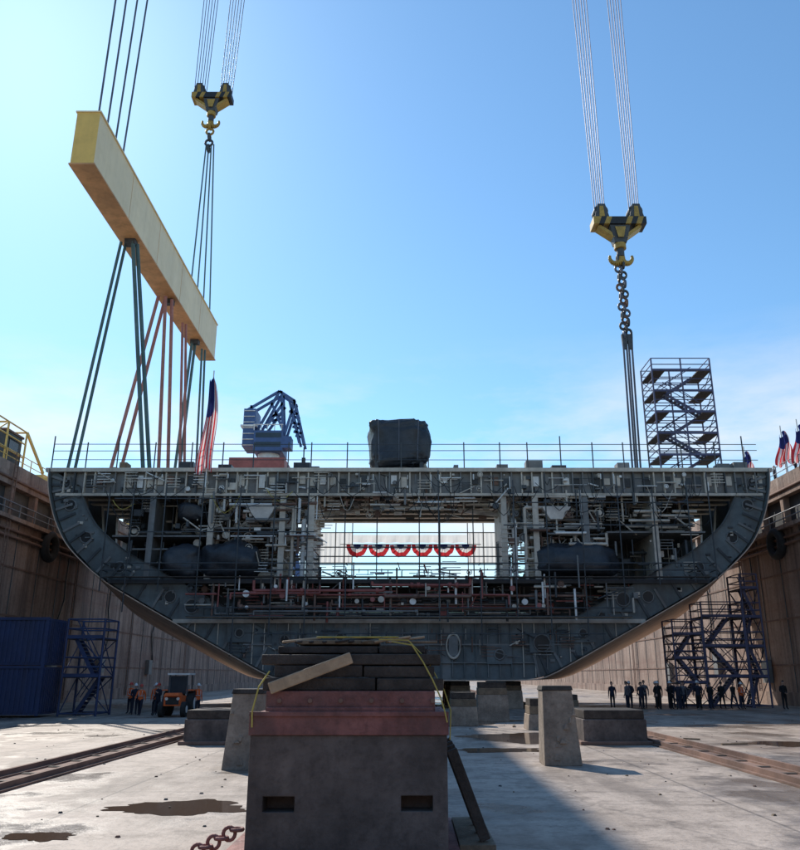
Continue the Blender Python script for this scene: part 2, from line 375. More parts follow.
while x<16.8:
    x2=x+.6
    b.add([(x,HF+.05,zprof(x)+.08),(x2,HF+.05,zprof(x2)+.08),(x2,HF+.05,5.9),(x,HF+.05,5.9)],[(0,1,2,3)],random.choice(['shell','shell','grey']) if abs(x)<6 else 'shell'); x=x2
x=-15.6
while x<15.8:
    z0=max(zprof(x),2.)+.15
    if z0<5.5: b.box(x,x+.06,HF-.12,HF+.04,z0,5.88,random.choice(['shell','grey','light']))
    x+=.85
b.box(-12,12,HF-.15,HF+.03,4.35,4.45,'grey'); b.box(-9,9,HF-.13,HF+.03,3.1,3.17,'grey')
for x,z,r in((-15.9,7.1,.5),(15.7,7.6,.5),(9.6,4.5,.6),(-9,4.7,.35),(-5,4.9,.3),(12.6,5.2,.3),(-12.3,5.2,.3),(6.5,3.7,.35)):
    yy=HF-.2; hi=z>6.2
    b.box(x-.9,x+.9,yy+.02,yy+.1,max(z-.9,6.2) if hi else z-.65,z+.9 if hi else z+.65,'shell')
    b.ring((x,yy,z),r,.06,'grey'); b.tube((x,yy-.01,z),(x,yy+.015,z),r,'black',20)  # flanged opening, its inner shade painted as a black disc
x=3.2;z=4.3
b.ring((x,HF-.2,z),.5,.06,'light',sq=1.7); b.box(x-.33,x+.33,HF-.21,HF-.14,z-.7,z+.7,'grey')
b.build('bulkheads',ship)
b=B()
def hp(x0,x1,y,z,r,k): b.tube((x0,y,z),(x1,y,z),r,k,8)
for i in range(18):
    z=R(6.5,8.6);x0=R(-14.5,0);x1=x0+R(5,16);x1=min(x1,14.5);y=HF-R(.1,1.2);r=R(.05,.12)
    k=random.choice(['red','red','rust','rust','grey'])
    hp(x0,x1,y,z,r,k)
    b.tube((x1,y,z),(x1,y,z+R(-.8,1.2)),r,k,8);b.tube((x0,y,z),(x0,y,z-R(-.8,.9)),r,k,8)
    for j in range(4):
        xx=R(x0,x1);b.tube((xx,y,z),(xx+.22,y,z),r*1.8,k,10)
for i in range(60):
    x=R(-14,14);k=random.choice(['red','light','rust','white','grey','dark'])
    z=R(5.9,8.4);y=HF-R(.1,1.3); b.tube((x,y,z),(x,y,z+R(.6,2.4)),R(.04,.1),k,8)
for i in range(16):
    x=R(-13,13);z=R(6.3,8.5);b.tube((x,HF-1.1,z),(x,HF-.7,z),R(.12,.25),random.choice(['white','light','red']),12)
def clutter(x0,x1,z0,z1,n,ks,y0=HF-.3,y1=HF+5,s=1.):
    for i in range(n):
        x=R(x0,x1);z=R(z0,z1);y=R(y0,y1);k=random.choice(ks);t=random.random()
        if t<.3:
            l=R(.8,3.5)*s; b.tube((x,y,z),(min(x+l,x1),y,z),R(.035,.12)*s,k,8)
        elif t<.58:
            l=R(.8,3.)*s; b.tube((x,y,z),(x,y,min(z+l,z1)),R(.035,.11)*s,k,8)
        elif t<.68:
            b.tube((x,y,z),(x+R(-1.5,1.5),y+R(-.5,.5),z+R(-1.5,1.5)*s),R(.03,.07),k,6)
        elif t<.82:
            w,h,d=R(.15,.8)*s,R(.12,.55)*s,R(.2,.6);b.box(x,x+w,y,y+d,z,z+h,k)
        elif t<.91:
            b.tube((x,y,z),(x,y+.4,z),R(.12,.3)*s,k,12); b.ring((x,y,z),R(.2,.4)*s,.03,k,n=14,m=4)
        else:
            for j in range(4): b.box(x,x+R(.9,1.1),y,y+.05,z+j*.22,z+j*.22+.05,k)
mix=['light','light','white','white','light','grey','dark','rust']
clutter(-22,-15,12.4,15.6,70,['grey','dark','light','light'])
clutter(-22,-15,9.2,12,30,['grey','dark','dark','light'])
clutter(-15,-7,12,15.8,270,mix)
clutter(-15,-7,9.1,12.5,130,mix)
clutter(7,15,12,15.8,270,mix)
clutter(7,15,9.1,12.5,130,mix)
clutter(15,22,12.4,15.6,90,['grey','dark','light','light'])
clutter(15,22,9.2,12,40,['grey','dark','dark','light'])
clutter(-7,7,14.3,15.9,170,mix,HF-.3,HF+4,.8)
clutter(-7,7,9.0,9.8,60,['light','grey','dark','red','white'],HF-.5,HF+2,.5)
clutter(-16.4,16.4,6.3,8.7,280,['dark','grey','rust','red','light','grey','dark'],HF-1.,HF+2,.8)
clutter(-13,13,3.4,5.5,110,['grey','dark','rust','light','dark'],HF-.5,HF-.12,.45)
clutter(-25,25,15.5,17,150,['light','light','dark','grey','white','white'],HF-.45,HF-.1,.5)
for sx in(-1,1):
    b.box(sx*9.6-.8,sx*9.6+.8,HF+1,HF+3,13.,13.8,'white')
    b.frus((sx*11.2,HF+.6,13.6),(.9,1.),(2.2,1.6),.9,'white')
    b.path([(sx*8,HF+.5,9.1),(sx*8,HF+.5,13.5),(sx*8,HF+4,14.6),(sx*4,HF+4,15.1)],.2,'white',10)
    b.path([(sx*8.8,HF+.2,9.1),(sx*8.8,HF+.2,14.5),(sx*12,HF+.2,14.5),(sx*12,HF+.2,15.4)],.13,'light',10)
    for j in range(9): b.obox((sx*(8.5+j*.45),HF+1.5,15.2-j*.12),(sx*(11.8+j*.3),HF+1.5,13.9-j*.25),.1,.2,'light')
    for j in range(12): b.box(sx*7.4-.5,sx*7.4+.5,HF-.09,HF-.055,9.4+j*.34,9.45+j*.34,'light')
b.box(-7,7,HF+15,HF+15.2,10.9,11.05,'light')
for x in(-5,-2.5,0.8,2.4,5): b.tube((x,HF+2,9),(x,HF+2,15.5),.05,'dark')
for z in(10.3,10.9,11.6): hp(-7.2,7.2,HF+1,z,.045,'dark')
for i in range(60):
    x=R(-24,24);z=R(14.5,17.2);l=R(1,5);w=R(.3,3);y=HF-R(.45,1.)
    b.path([(x+w*t/6,y,z-math.sin(math.pi*t/6)*l*.4-t/6*R(0,.3)) for t in range(7)],.025,random.choice(['rope','strap','light']) if i%7==0 else 'black',4)
b.build('pipes_and_equipment',ship)
# translucent sheets added in place of white ducts, so the far end looks sunlit
b=B()
def sheet(x0,x1,y,z0,z1):
    n=24;vs=[];
    for i in range(n+1):
        x=x0+(x1-x0)*i/n;dy=.06*math.sin(i*1.9)
        vs+=[(x,y+dy,z0+.03*math.sin(i*2.3)),(x,y+dy*.5,z1)]
    b.add(vs,[(2*i,2*i+2,2*i+3,2*i+1) for i in range(n)],'sheet')
sheet(-8.6,-5.4,HB+.2,12.4,15.3);sheet(5.6,8.6,HB+.2,12.4,15.3);sheet(-5.35,5.55,HB+.25,14.35,15.1)
for x in(-8.6,-7.,-5.4,5.6,7.1,8.6): b.tube((x,HB+.12,11),(x,HB+.12,16.3),.05,'grey')
b.tube((-8.6,HB+.12,15.3),(8.6,HB+.12,15.3),.05,'grey')
b.build('sunlit_duct_sheets',ship)
b=B()
xs=[-22.4,-20.6,-18.2,-15.4,-12.6,-10,-7.5,-4.6,2.2,5.2,7.8,10.2,12.8,15.6,18.2,20.8,22.4]
for x in xs:
    z0=R(6.5,9.) if abs(x)>14 else R(3.5,6.3); b.tube((x,HF-1.25,z0),(x,HF-1.25,R(15.5,17.3) if abs(x)>7 or random.random()<.4 else R(9,11)),.05,'dark')
for z,x0,x1 in((9.6,-22.4,22.4),(10.1,-22.4,22.4),(9.1,-22.4,22.4),(12.4,-20,-7),(12.9,7,21),(6.3,-16,16),(6.9,-16,16),(14.9,-22,-9),(14.6,8,22),(5.1,-11,14)):
    b.tube((x0,HF-1.25,z),(x1,HF-1.25,z),.045,'dark')
    for x in xs:
        if x0<=x<=x1: b.tube((x,HF-1.3,z),(x,HF,z),.04,'dark',5)
b.box(-22,22,HF-1.3,HF-.65,9.08,9.14,'wooddk');b.box(-16,16,HF-1.3,HF-.65,6.22,6.27,'wood')
b.build('staging',ship)
b=B()
b.blob((-13.4,HF+.8,10.5),(4.2,3,2.7),'tarp',.6,.22,.9); b.blob((-17.,HF+.8,10.3),(2.8,2.8,2.4),'tarp',.6,.2,.9)
b.blob((12.6,HF+.8,10.5),(6.,3,2.5),'tarp',.6,.22,.9)
b.blob((-16.6,HF+1,14.3),(2,1.5,1.2),'tarp',.6,.2,.9)
b.build('tarpaulin_covered_equipment',ship)
b=B();x=-27.6
while x<26:
    b.tube((x,HF-.1,17.4),(x,HF-.1,19.6 if random.random()<.85 else 20.1),.05,'dark'); x+=R(1.7,2.9)
for z in(18.2,18.9,19.45): b.tube((-27.6,HF-.1,z),(27,HF-.1,z+R(-.05,.05)),.03,'dark',5)
b.tube((-27.6,HB-.3,19.2),(27,HB-.3,19.2),.035,'dark',5)
for i in range(18):
    x=R(-26,26)
    if abs(x+.8)<3.5: continue
    w=R(.3,1.4);b.box(x,x+w,61,62,17.43,17.43+R(.3,1.),random.choice(['grey','dark','wood','tarp']))
b.build('deck_railing',ship)
b=B();b.blob((-.8,64,20.3),(4.6,4,3.9),'tarp',.3,.3,.8,80,50,flat=.08)
for dx in(-1.8,1.8): b.box(-.8+dx-.15,-.8+dx+.15,62.2,65.8,17.43,18.6,'dark')
for dx in(-1.5,0,1.4): b.tube((-.8+dx*1.05,61.6,18.6),(-.8+dx*1.12,61.55,22.),.03,'rope',5)
b.build('tarp_covered_crate')
b=B()
for i in range(6):
    cx=-4.9+i*2.05;cy=HB-.5;cz=14.05;n=14
    rad=[0,.35,.65,1.02];ks=['flagb','flagw','flagr']
    for r in range(3):
        for t in range(n):
            a0=math.pi+math.pi*t/n;a1=math.pi+math.pi*(t+1)/n
            def P(rr,a,q): return (cx+rr*math.cos(a),cy+.08*(q%2),cz+rr*math.sin(a)*1.15+.05*rr*math.sin(a*9+i))
            b.add([P(rad[r],a0,t),P(rad[r+1],a0,t),P(rad[r+1],a1,t+1),P(rad[r],a1,t+1)],[(0,1,2,3)],ks[r])
b.tube((-6.5,HB-.5,14.07),(6.8,HB-.5,14.07),.04,'rope'); b.build('patriotic_bunting')
# ---------------------------------------------------------------- scaffold towers
def scaff(name,x0,x1,y0,y1,z0,z1,nl,k='scafp',nb=2):
    b=B();xs=[x0+(x1-x0)*i/nb for i in range(nb+1)]
    for x in xs:
        for y in(y0,y1): b.tube((x,y,z0),(x,y,z1+1.1),.07,k)
    for l in range(nl+1):
        z=z0+(z1-z0)*l/nl
        for dz in((0,.55,1.1) if l>0 else (0.15,)):
            for y in(y0,y1): b.tube((x0,y,z+dz),(x1,y,z+dz),.045,k,5)
            for x in(x0,x1): b.tube((x,y0,z+dz),(x,y1,z+dz),.045,k,5)
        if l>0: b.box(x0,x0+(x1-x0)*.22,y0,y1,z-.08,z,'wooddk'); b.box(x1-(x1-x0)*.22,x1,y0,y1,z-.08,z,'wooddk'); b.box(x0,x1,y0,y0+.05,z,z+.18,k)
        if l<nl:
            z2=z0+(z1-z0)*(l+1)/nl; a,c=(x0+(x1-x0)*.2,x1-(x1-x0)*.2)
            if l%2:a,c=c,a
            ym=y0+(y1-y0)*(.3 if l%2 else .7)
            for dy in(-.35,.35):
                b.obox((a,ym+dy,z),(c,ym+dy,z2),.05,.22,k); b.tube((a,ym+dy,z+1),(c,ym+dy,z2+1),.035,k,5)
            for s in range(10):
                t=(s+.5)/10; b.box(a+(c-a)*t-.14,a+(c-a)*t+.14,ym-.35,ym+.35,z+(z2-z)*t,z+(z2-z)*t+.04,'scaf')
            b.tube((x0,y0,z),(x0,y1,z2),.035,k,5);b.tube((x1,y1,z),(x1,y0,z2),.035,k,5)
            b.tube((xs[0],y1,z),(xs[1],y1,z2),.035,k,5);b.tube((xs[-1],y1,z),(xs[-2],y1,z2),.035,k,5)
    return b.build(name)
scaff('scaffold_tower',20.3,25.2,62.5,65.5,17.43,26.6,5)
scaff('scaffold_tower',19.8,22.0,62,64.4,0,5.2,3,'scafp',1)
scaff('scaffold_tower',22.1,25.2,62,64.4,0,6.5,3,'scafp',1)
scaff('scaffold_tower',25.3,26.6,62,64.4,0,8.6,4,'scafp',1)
# ---------------------------------------------------------------- lifting beam & rigging
rig=empty('gantry_crane_lifting_beam')
b=B()
bx0,bx1,by0,by1,bz0,bz1=-24.7,-23.0,50,88,37.8,42.3
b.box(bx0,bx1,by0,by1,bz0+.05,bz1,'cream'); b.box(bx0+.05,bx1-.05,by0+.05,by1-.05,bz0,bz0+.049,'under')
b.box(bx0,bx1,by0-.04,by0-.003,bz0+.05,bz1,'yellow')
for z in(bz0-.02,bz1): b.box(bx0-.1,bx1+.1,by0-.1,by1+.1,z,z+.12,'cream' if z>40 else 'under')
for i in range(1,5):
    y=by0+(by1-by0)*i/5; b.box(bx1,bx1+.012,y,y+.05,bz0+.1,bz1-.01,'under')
for y in(60.6,72,82,51,55.7): b.box(-24.2,-23.3,y-.35,y+.35,bz0-.5,bz0-.021,'dark') if y>58 else b.box(-24.,-23.5,y-.3,y+.3,bz1+.13,bz1+.6,'dark')
b.build('beam_body',rig)
b=B()
for i,y in enumerate((50.8,52.4,54.1,55.7)):
    b.tube((-23.5+i*.05,y,bz1),(-22.9+i*.5,y,110),.075,'rope')
for i in range(4):
    b.tube((-24.2+i*.4,80+i*1.4,bz1),(-24.3+i*.3,81.5,63.),.085,'greensling')
b.build('hoist_ropes',rig)
b=B()
def sl(p,q,k,r=.12,gap=.2):
    for g in(-gap,gap): b.tube((p[0]+g*.6,p[1]+g,p[2]),(q[0]+g,q[1]+g,q[2]),r,k,8)
sl((-24.4,60.6,bz0-.3),(-27.0,62,17.5),'greensling',.13);sl((-23.4,60.6,bz0-.3),(-20.9,62,17.5),'greensling',.17)
sl((-24.2,71,bz0-.3),(-27.2,71,17.5),'redsling',.17,.35);sl((-23.5,71,bz0-.3),(-22.6,72,17.5),'redsling',.17,.35)
sl((-23.6,77,bz0-.3),(-22.2,77,17.5),'redsling',.14);sl((-23.9,82,bz0-.3),(-24.7,82,17.5),'greensling',.16);sl((-23.3,84,bz0-.3),(-22.6,84,17.5),'greensling',.12)
b.build('slings',rig)
def hoist(name,cx,cy,zt,s=1.):
    e=empty(name);b=B();w=4.9*s
    for sx in(-1,1):
        for dy in(-.45,0,.45): b.ring((cx+sx*w*.33,cy+dy*s,zt-.8*s),.55*s,.13*s,'dark',n=20,m=6)
        b.tube((cx+sx*w*.33,cy-.7*s,zt-.8*s),(cx+sx*w*.33,cy+.7*s,zt-.8*s),.28*s,'rope',12)
        for dy in(-.68,.68): b.frus((cx+sx*w*.33,cy+dy*s,zt-1.7*s),(1.4*s,.08*s),(.7*s,.08*s),1.5*s,'dark')
        b.frus((cx+sx*w*.33,cy-.74*s,zt-1.55*s),(.5*s,.03*s),(.35*s,.03*s),1.1*s,'hookyel')
    n=10
    for i in range(n):
        xa=cx-w/2+w*i/n;xb=xa+w/n; sh=.28*s;k='hookyel' if i in(0,2,6,8) else 'black'
        y0,y1=cy-.8*s,cy+.8*s;z0,z1=zt-2.35*s,zt-1.6*s
        e0=0 if i==0 else sh; e1=0 if i==n-1 else sh
        vs=[(xa,y0,z0),(xb,y0,z0),(xb+e1,y0,z1),(xa+e0,y0,z1),(xa,y1,z0),(xb,y1,z0),(xb+e1,y1,z1),(xa+e0,y1,z1)]
        b.add(vs,[(0,1,2,3),(7,6,5,4),(0,4,5,1),(3,2,6,7)]+([(0,3,7,4)] if i==0 else [])+([(1,5,6,2)] if i==n-1 else []),k)
    for sx in(-1,1): b.obox((cx+sx*w*.4,cy,zt-2.4*s),(cx+sx*.5*s,cy,zt-3.5*s),1.1*s,.3*s,'hookyel')
    b.frus((cx,cy,zt-4.1*s),(1.1*s,1.*s),(1.9*s,1.3*s),1.7*s,'dark')
    b.frus((cx,cy-.7*s,zt-3.7*s),(.5*s,.03),(1.*s,.03),1.1*s,'hookyel')
    b.tube((cx,cy,zt-4.6*s),(cx,cy,zt-4.1*s),.55*s,'hookyel',14); b.tube((cx,cy,zt-5.4*s),(cx,cy,zt-4.6*s),.35*s,'dark',14)
    for sx in(-1,1):
        N_=12;pts=[(cx+sx*(.52-.52*math.cos(math.radians(200*i/N_)))*s,cy,zt-5.4*s-.58*math.sin(math.radians(200*i/N_))*s-.1) for i in range(N_+1)]
        for i in range(N_): b.tube(pts[i],pts[i+1],(.38-.26*i/N_)*s,'hookyel',10,(.38-.26*(i+1)/N_)*s)
    b.build('sheave_block_and_hook',e); return e
def ropes_up(e,cx,cy,zt,w,top,lean,k):
    b=B()
    for sx in(-1,1):
        for i in range(6):
            x=cx+sx*w*.33+(-.6+.24*i); b.tube((x,cy+(-.45+.18*i),zt-.9),(cx+lean+sx*w*.42+(-1.+.4*i)*1.2,cy+(-.45+.18*i),top),.05,k,5)
    b.build('hoist_ropes',e)
e=hoist('crane_hoist_block',-24.,81.5,71.5,.98);ropes_up(e,-24.,81.5,71.5,4.8,130,1.5,'ropeblue')
b=B()
for i in range(5): b.ring((-24,81.5,65.6-i*.8),.42,.15,'hookyel' if i<2 else 'dark',axis='Y' if i%2 else 'X',n=14)
b.build('shackle',e)
e=hoist('crane_hoist_block',19.6,66,44.6,1.);ropes_up(e,19.6,66,44.6,4.9,110,-.4,'ropeblue')
b=B()
for i in range(26):
    z=39-i*.32; b.ring((19.5+.24*(i%3-1),66+.12*(i%2),z),.24,.11,random.choice(['rust','dark','rope','dark']),axis='Y' if i%2 else 'X',n=12,sq=1.3)
for sx in(-1,1): b.frus((19.5+sx*.25,66,30.),(.35,.3),(.5,.3),1.4,'dark')
for i,dx in enumerate((-.45,-.1,.15,.5)): b.tube((19.5+dx*.8,66,31.4),(19.3+dx*1.3,66+dx*2,17.5),.09,'rope')
b.build('chain_and_slings',e)
# ---------------------------------------------------------------- blue dockside crane
cr=empty('dockside_portal_crane'); b=B(); cx,cy=-23.6,130
for dx in(-4,4):
    for dy in(-4,4): b.obox((cx+dx*1.3,cy+dy,H),(cx+dx*.6,cy+dy*.6,33),1.,1.,'cblue')
b.box(cx-5,cx+5,cy-4,cy+4,31.5,33.,'cblue'); b.box(cx-5.6,cx+3.4,cy-4.5,cy+4.2,33.,36,'red')
b.tube((cx,cy,36),(cx,cy,37.6),1.8,'white',16)
b.box(cx-2.2,cx+2.6,cy-2.5,cy+3,37.6,41.2,'cblue'); b.box(cx-4.2,cx-2.2,cy-2,cy+2.6,38.6,45.2,'cblue')
b.box(cx-4.6,cx-1.8,cy-2.3,cy+2.8,42,42.3,'white')
for z in(38.4,40.): b.box(cx-1.9,cx+2.3,cy-2.56,cy-2.52,z,z+.8,'glass')
b.box(cx+2.6,cx+4.,cy-2.5,cy,38.2,40.2,'cblue')
for (p,q) in(((-2.2,41),(1.5,48.6)),((2.4,41),(1.8,48.6)),((-3.8,45.2),(1.5,48.6)),((-2.2,41.4),(-3.2,46)),((1.5,48.6),(4.2,46.8)),((2.6,40.5),(4.2,46.8)),((4.,47),(6.,39)),((3.2,47),(5.2,39.4)),((0,44),(2,44.5)),((-.6,42),(2.2,46.5)),((2.2,42),(0.2,46.5)),((3.3,45),(4.8,44.4)),((3.6,43),(5.2,42.6)),((4.2,41.4),(5.6,41))):
    for dy in(-1.2,1.2): b.obox((cx+p[0],cy+dy,p[1]),(cx+q[0],cy+dy,q[1]),.4,.4,'cblue')
for i in range(7): b.tube((cx-4.2,cy-2.1,38.8+i),(cx-2.3,cy-2.1,38.8+i),.08,'white')
for dx in(-2.2,-1,0,1.2,2.4): b.tube((cx+dx,cy-2.6,41.2),(cx+dx,cy-2.6,42.3),.08,'white')
b.tube((cx-2.4,cy-2.6,42.2),(cx+2.6,cy-2.6,42.2),.08,'white')
b.tube((cx+5.9,cy,39),(cx+5.9,cy,37),.12,'dark');b.box(cx+5.6,cx+6.2,cy-.3,cy+.3,36.3,37.1,'dark')
b.build('crane_structure',cr)
e=empty('yellow_access_gantry');b=B()
for y in(55,58.,61):
    for x in(-33.5,-30.4): b.tube((x,y,H),(x,y,H+3.2),.08,'yellow',8)
    b.tube((-33.5,y,H+3.2),(-30.4,y,H+3.2),.08,'yellow')
for x in(-33.5,-30.4):
    for z in(1.1,2.2,3.2): b.tube((x,55,H+z),(x,61,H+z),.06,'yellow')
    b.tube((x,55,H+1.1),(x,58,H+3.2),.06,'yellow')
b.box(-33.2,-30.6,58.2,60.8,H+.05,H+2.6,'dark');b.box(-33.3,-30.5,58.1,60.9,H+2.6,H+2.75,'rust'); b.box(-30.58,-30.55,58.8,60.2,H+1.2,H+2.2,'glass')
b.obox((-30.4,61,H+3.2),(-30.1,64,H+.6),.15,.2,'yellow')
b.build('frame',e)
b=B()
for i in range(26):
    y=R(60,110);x=-31-R(0,3);w=R(.4,1.5);b.box(x-w,x,y,y+w,H+.0,H+R(.5,2),random.choice(['rust','grey','white','dark','yellow']))
b.build('quayside_equipment')
# ---------------------------------------------------------------- flags
def flag(name,x,y,z0,z1,w):
    b=B();nu,nv=13,40;P={}
    for j in range(nv+1):
        t=j/nv; ww=w*(.3+.7*t**.6)
        for i in range(nu+1):
            s=i/nu; P[i,j]=(x+(s-.5)*ww+.12*math.sin(t*5)*w,y+.12*w*math.sin(s*14+t*3),z1-(z1-z0)*t-(.2*w*math.sin(s*7)))
    for j in range(nv):
        for i in range(nu):
            k='flagb' if (j<nv*.38 and i<9) else ('flagr' if i%2==0 else 'flagw')
            b.add([P[i,j],P[i,j+1],P[i+1,j+1],P[i+1,j]],[(0,1,2,3)],k)
    b.tube((x,y+.25,z0-1.2),(x,y+.25,z1+.8),.05,'white')
    return b.build(name)
flag('american_flag',-15.5,59.2,17.1,24.6,1.3)
for x,y,z in((30.7,63,18.6),(30.5,70,18.8),(30.6,60,18.2)): flag('american_flag',x,y,z,z+2.6,1.5)
# ---------------------------------------------------------------- container + stair
b=B()
for z0 in(.15,2.85):
    b.box(-27,-20.9,47.8,50.3,z0,z0+2.6,'blue')
    x=-26.9
    while x<-21: b.box(x,x+.14,47.75,47.798,z0+.12,z0+2.48,'blue'); x+=.28
    y=47.95
    while y<50.2: b.box(-20.898,-20.85,y,y+.13,z0+.12,z0+2.48,'blue'); y+=.26
    for x in(-27,-21.02): b.box(x-.03,x+.15,47.72,47.8,z0-.05,z0+2.62,'blue')
    b.box(-27,-20.85,47.7,47.8,z0+2.5,z0+2.66,'blue')
b.build('shipping_container')
scaff('stair_scaffold',-20.4,-18.2,49.3,51.6,0,4.4,2,'blue',1)
# ---------------------------------------------------------------- blocks
def keelblock(x,y,h,w=1.6,d=1.3,name='keel_block'):
    b=B(); b.frus((x,y,0),(w,d),(w*.92,d*.92),h-.65,'postc'); b.box(x-w*.44,x+w*.44,y-d*.44,y+d*.44,h-.645,h-.3,'wood'); b.box(x-w*.42,x+w*.42,y-d*.42,y+d*.42,h-.295,h,'woodlt' if random.random()<.4 else 'wooddk')
    b.build(name,bevel=.02)
for yy in range(61,77,4):
    for x in(-7.4,-3.7,0,3.7,7.4): keelblock(x,yy+R(0,.3),1.88)
for yy in(18,24,31,38,45,52): keelblock(-.8+R(-.1,.1),yy,1.75,2.2,1.6)
keelblock(4.4,45,1.95,1.7,1.5);keelblock(6.,38,1.3,1.6,1.6);keelblock(2.6,41,1.5,1.4,1.2);keelblock(-6.2,46,1.5,1.6,1.5);keelblock(9.2,50,1.2)
def post(x,y,h,lean):
    b=B(); b.frus((x,y,0),(1.0,1.0),(.8,.8),h-.12,'postc',off=(lean,0)); b.frus((x+lean,y,h-.118),(.86,.86),(.8,.8),.118,'wooddk')
    for i in range(7): b.frus((x+R(-.4,.4)+(lean*.5),y-.49,R(.1,1.5)),(R(.05,.2),.06),(R(.02,.1),.03),R(.05,.2),'postc')
    b.build('concrete_bollard_post',bevel=.04)
post(-4.25,22.4,1.95,.06);post(4.1,23.4,2.02,-.06)
for x0,x1,y,h in((6.05,8.25,29.6,1.13),(-7.8,-5.6,29.6,1.13)):
    b=B(); b.box(x0,x1,y,y+2.4,0.02,h-.3,'blockc'); b.box(x0+.05,x1-.05,y+.05,y+2.3,h-.298,h,'wooddk'); b.box(x0-.15,x1+.15,y-.15,y+2.5,.0,.12,'rust')
    b.build('low_dock_block',bevel=.03)
fb=empty('foreground_keel_block');b=B()
X0,X1,Yf=-2.04,.49,11.
Yb=13.4
def plate(xa,xb,za,zb,holes,y0,y1,k):
    xs=sorted({xa,xb}|{h[0] for h in holes}|{h[1] for h in holes}); zs=sorted({za,zb}|{h[2] for h in holes}|{h[3] for h in holes})
    vs=[];idx={};fs=[]
    def vid(x,y,z):
        if (x,y,z) not in idx: idx[x,y,z]=len(vs);vs.append((x,y,z))
        return idx[x,y,z]
    def solid(i,j):
        if i<0 or j<0 or i>=len(xs)-1 or j>=len(zs)-1:return False
        cx=(xs[i]+xs[i+1])/2;cz=(zs[j]+zs[j+1])/2
        return not any(h[0]<cx<h[1] and h[2]<cz<h[3] for h in holes)
    for i in range(len(xs)-1):
        for j in range(len(zs)-1):
            if not solid(i,j):continue
            a,c,d,e=xs[i],xs[i+1],zs[j],zs[j+1]
            fs.append((vid(a,y0,d),vid(c,y0,d),vid(c,y0,e),vid(a,y0,e)));fs.append((vid(a,y1,e),vid(c,y1,e),vid(c,y1,d),vid(a,y1,d)))
            if not solid(i-1,j):fs.append((vid(a,y0,d),vid(a,y0,e),vid(a,y1,e),vid(a,y1,d)))
            if not solid(i+1,j):fs.append((vid(c,y1,d),vid(c,y1,e),vid(c,y0,e),vid(c,y0,d)))
            if not solid(i,j-1):fs.append((vid(a,y1,d),vid(c,y1,d),vid(c,y0,d),vid(a,y0,d)))
            if not solid(i,j+1):fs.append((vid(a,y0,e),vid(c,y0,e),vid(c,y1,e),vid(a,y1,e)))
    b.add(vs,fs,k)
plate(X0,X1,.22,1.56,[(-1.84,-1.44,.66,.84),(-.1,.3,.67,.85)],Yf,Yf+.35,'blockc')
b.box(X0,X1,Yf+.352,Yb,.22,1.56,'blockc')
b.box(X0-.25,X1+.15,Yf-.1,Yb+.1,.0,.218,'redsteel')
# sloping timber shores on the right-hand side
for i in range(4): b.obox((X1+.08,Yf+.5+i*.6,1.35),(X1+.5,Yf+.5+i*.6,.26),.12,.14,'wooddk')
b.box(X1+.155,X1+.62,Yf+.3,Yb,.0,.24,'wood')
b.box(X0-.02,X1+.02,Yf-.03,Yb+.03,1.562,1.82,'redsteel')
b.box(X0-.02,X1+.02,Yf-.06,Yf-.032,1.79,1.85,'redsteel')
b.box(X0+.17,X1-.15,Yf+.05,Yb-.1,1.83,2.10,'redsteel')
b.box(X0+.19,X1-.17,Yf+.0,Yf+.048,1.84,1.9,'redsteel')
for i in range(6): b.tube((X0+.35+i*.4,Yf+.05,1.98),(X0+.35+i*.4,Yf+.02,1.98),.03,'rust',8)
b.build('base',fb,bevel=.014)
b=B()
z=2.102
for (h,xa,xb,ya) in((.17,X0+.16,X1-.1,.1),(.16,X0+.2,X1-.17,.16),(.15,X0+.15,X1-.12,.12),(.12,X0+.22,X1-.28,.3)):
    nb=3
    for i in range(nb):
        y0=Yf+ya+(Yb-Yf-.4)*i/nb
        xm=xa+(xb-xa)*R(.25,.75)
        b.box(xa+R(-.1,.06),xm-.01,y0+R(0,.06),y0+(Yb-Yf-.4)/nb-.02,z,z+h-R(.005,.03),'wooddk')
        b.box(xm+.01,xb+R(-.08,.1),y0+R(0,.06),y0+(Yb-Yf-.4)/nb-.02,z,z+h-R(.005,.03),'wooddk')
    z+=h
b.obox((X0+.22,Yf-.02,2.13),(X0+1.28,Yf+.02,2.52),.06,.15,'woodlt')
b.box(X0+.5,X1-.9,Yf+.4,Yf+1.3,z,z+.06,'wood')
for i in range(10): b.obox((X0+.3+i*.18,Yf+.4,z+.03),(X0+.8+i*.18,Yf+.8+R(-.3,.2),z+R(.04,.12)),.1,.035,random.choice(['wood','wooddk','woodlt','wooddk']))
b.build('timbers',fb,bevel=.015)
b=B()
b.path([(X1-.72,Yf+.25,z+.03),(X1-.45,Yf+.1,z-.02),(X1-.3,Yf+.08,2.46),(X1-.18,Yf+.02,2.24),(X1-.08,Yf-.03,2.02),(X1-.03,Yf-.06,1.86),(X1+.0,Yf-.07,1.72)],.01,'strap')
b.path([(X1-.9,Yf+.25,z+.06),(X1-.5,Yf+.3,z+.05),(X1-.25,Yf+.28,2.5),(X1-.02,Yf+.22,2.1),(X1+.06,Yf+.18,1.85),(X1+.04,Yf+.1,1.5)],.009,'strap')
b.path([(X0+.2,Yf+.05,2.35),(X0+.08,Yf-.02,2.15),(X0+.02,Yf-.07,1.85),(X0+.03,Yf-.07,1.66)],.011,'strap')
for i in range(5): b.ring((X0+.9+i*.22,Yf+.3,z+.09),.12,.008,'strap',axis='Z',n=14,m=4)
b.build('lashing_straps',fb)
b=B()
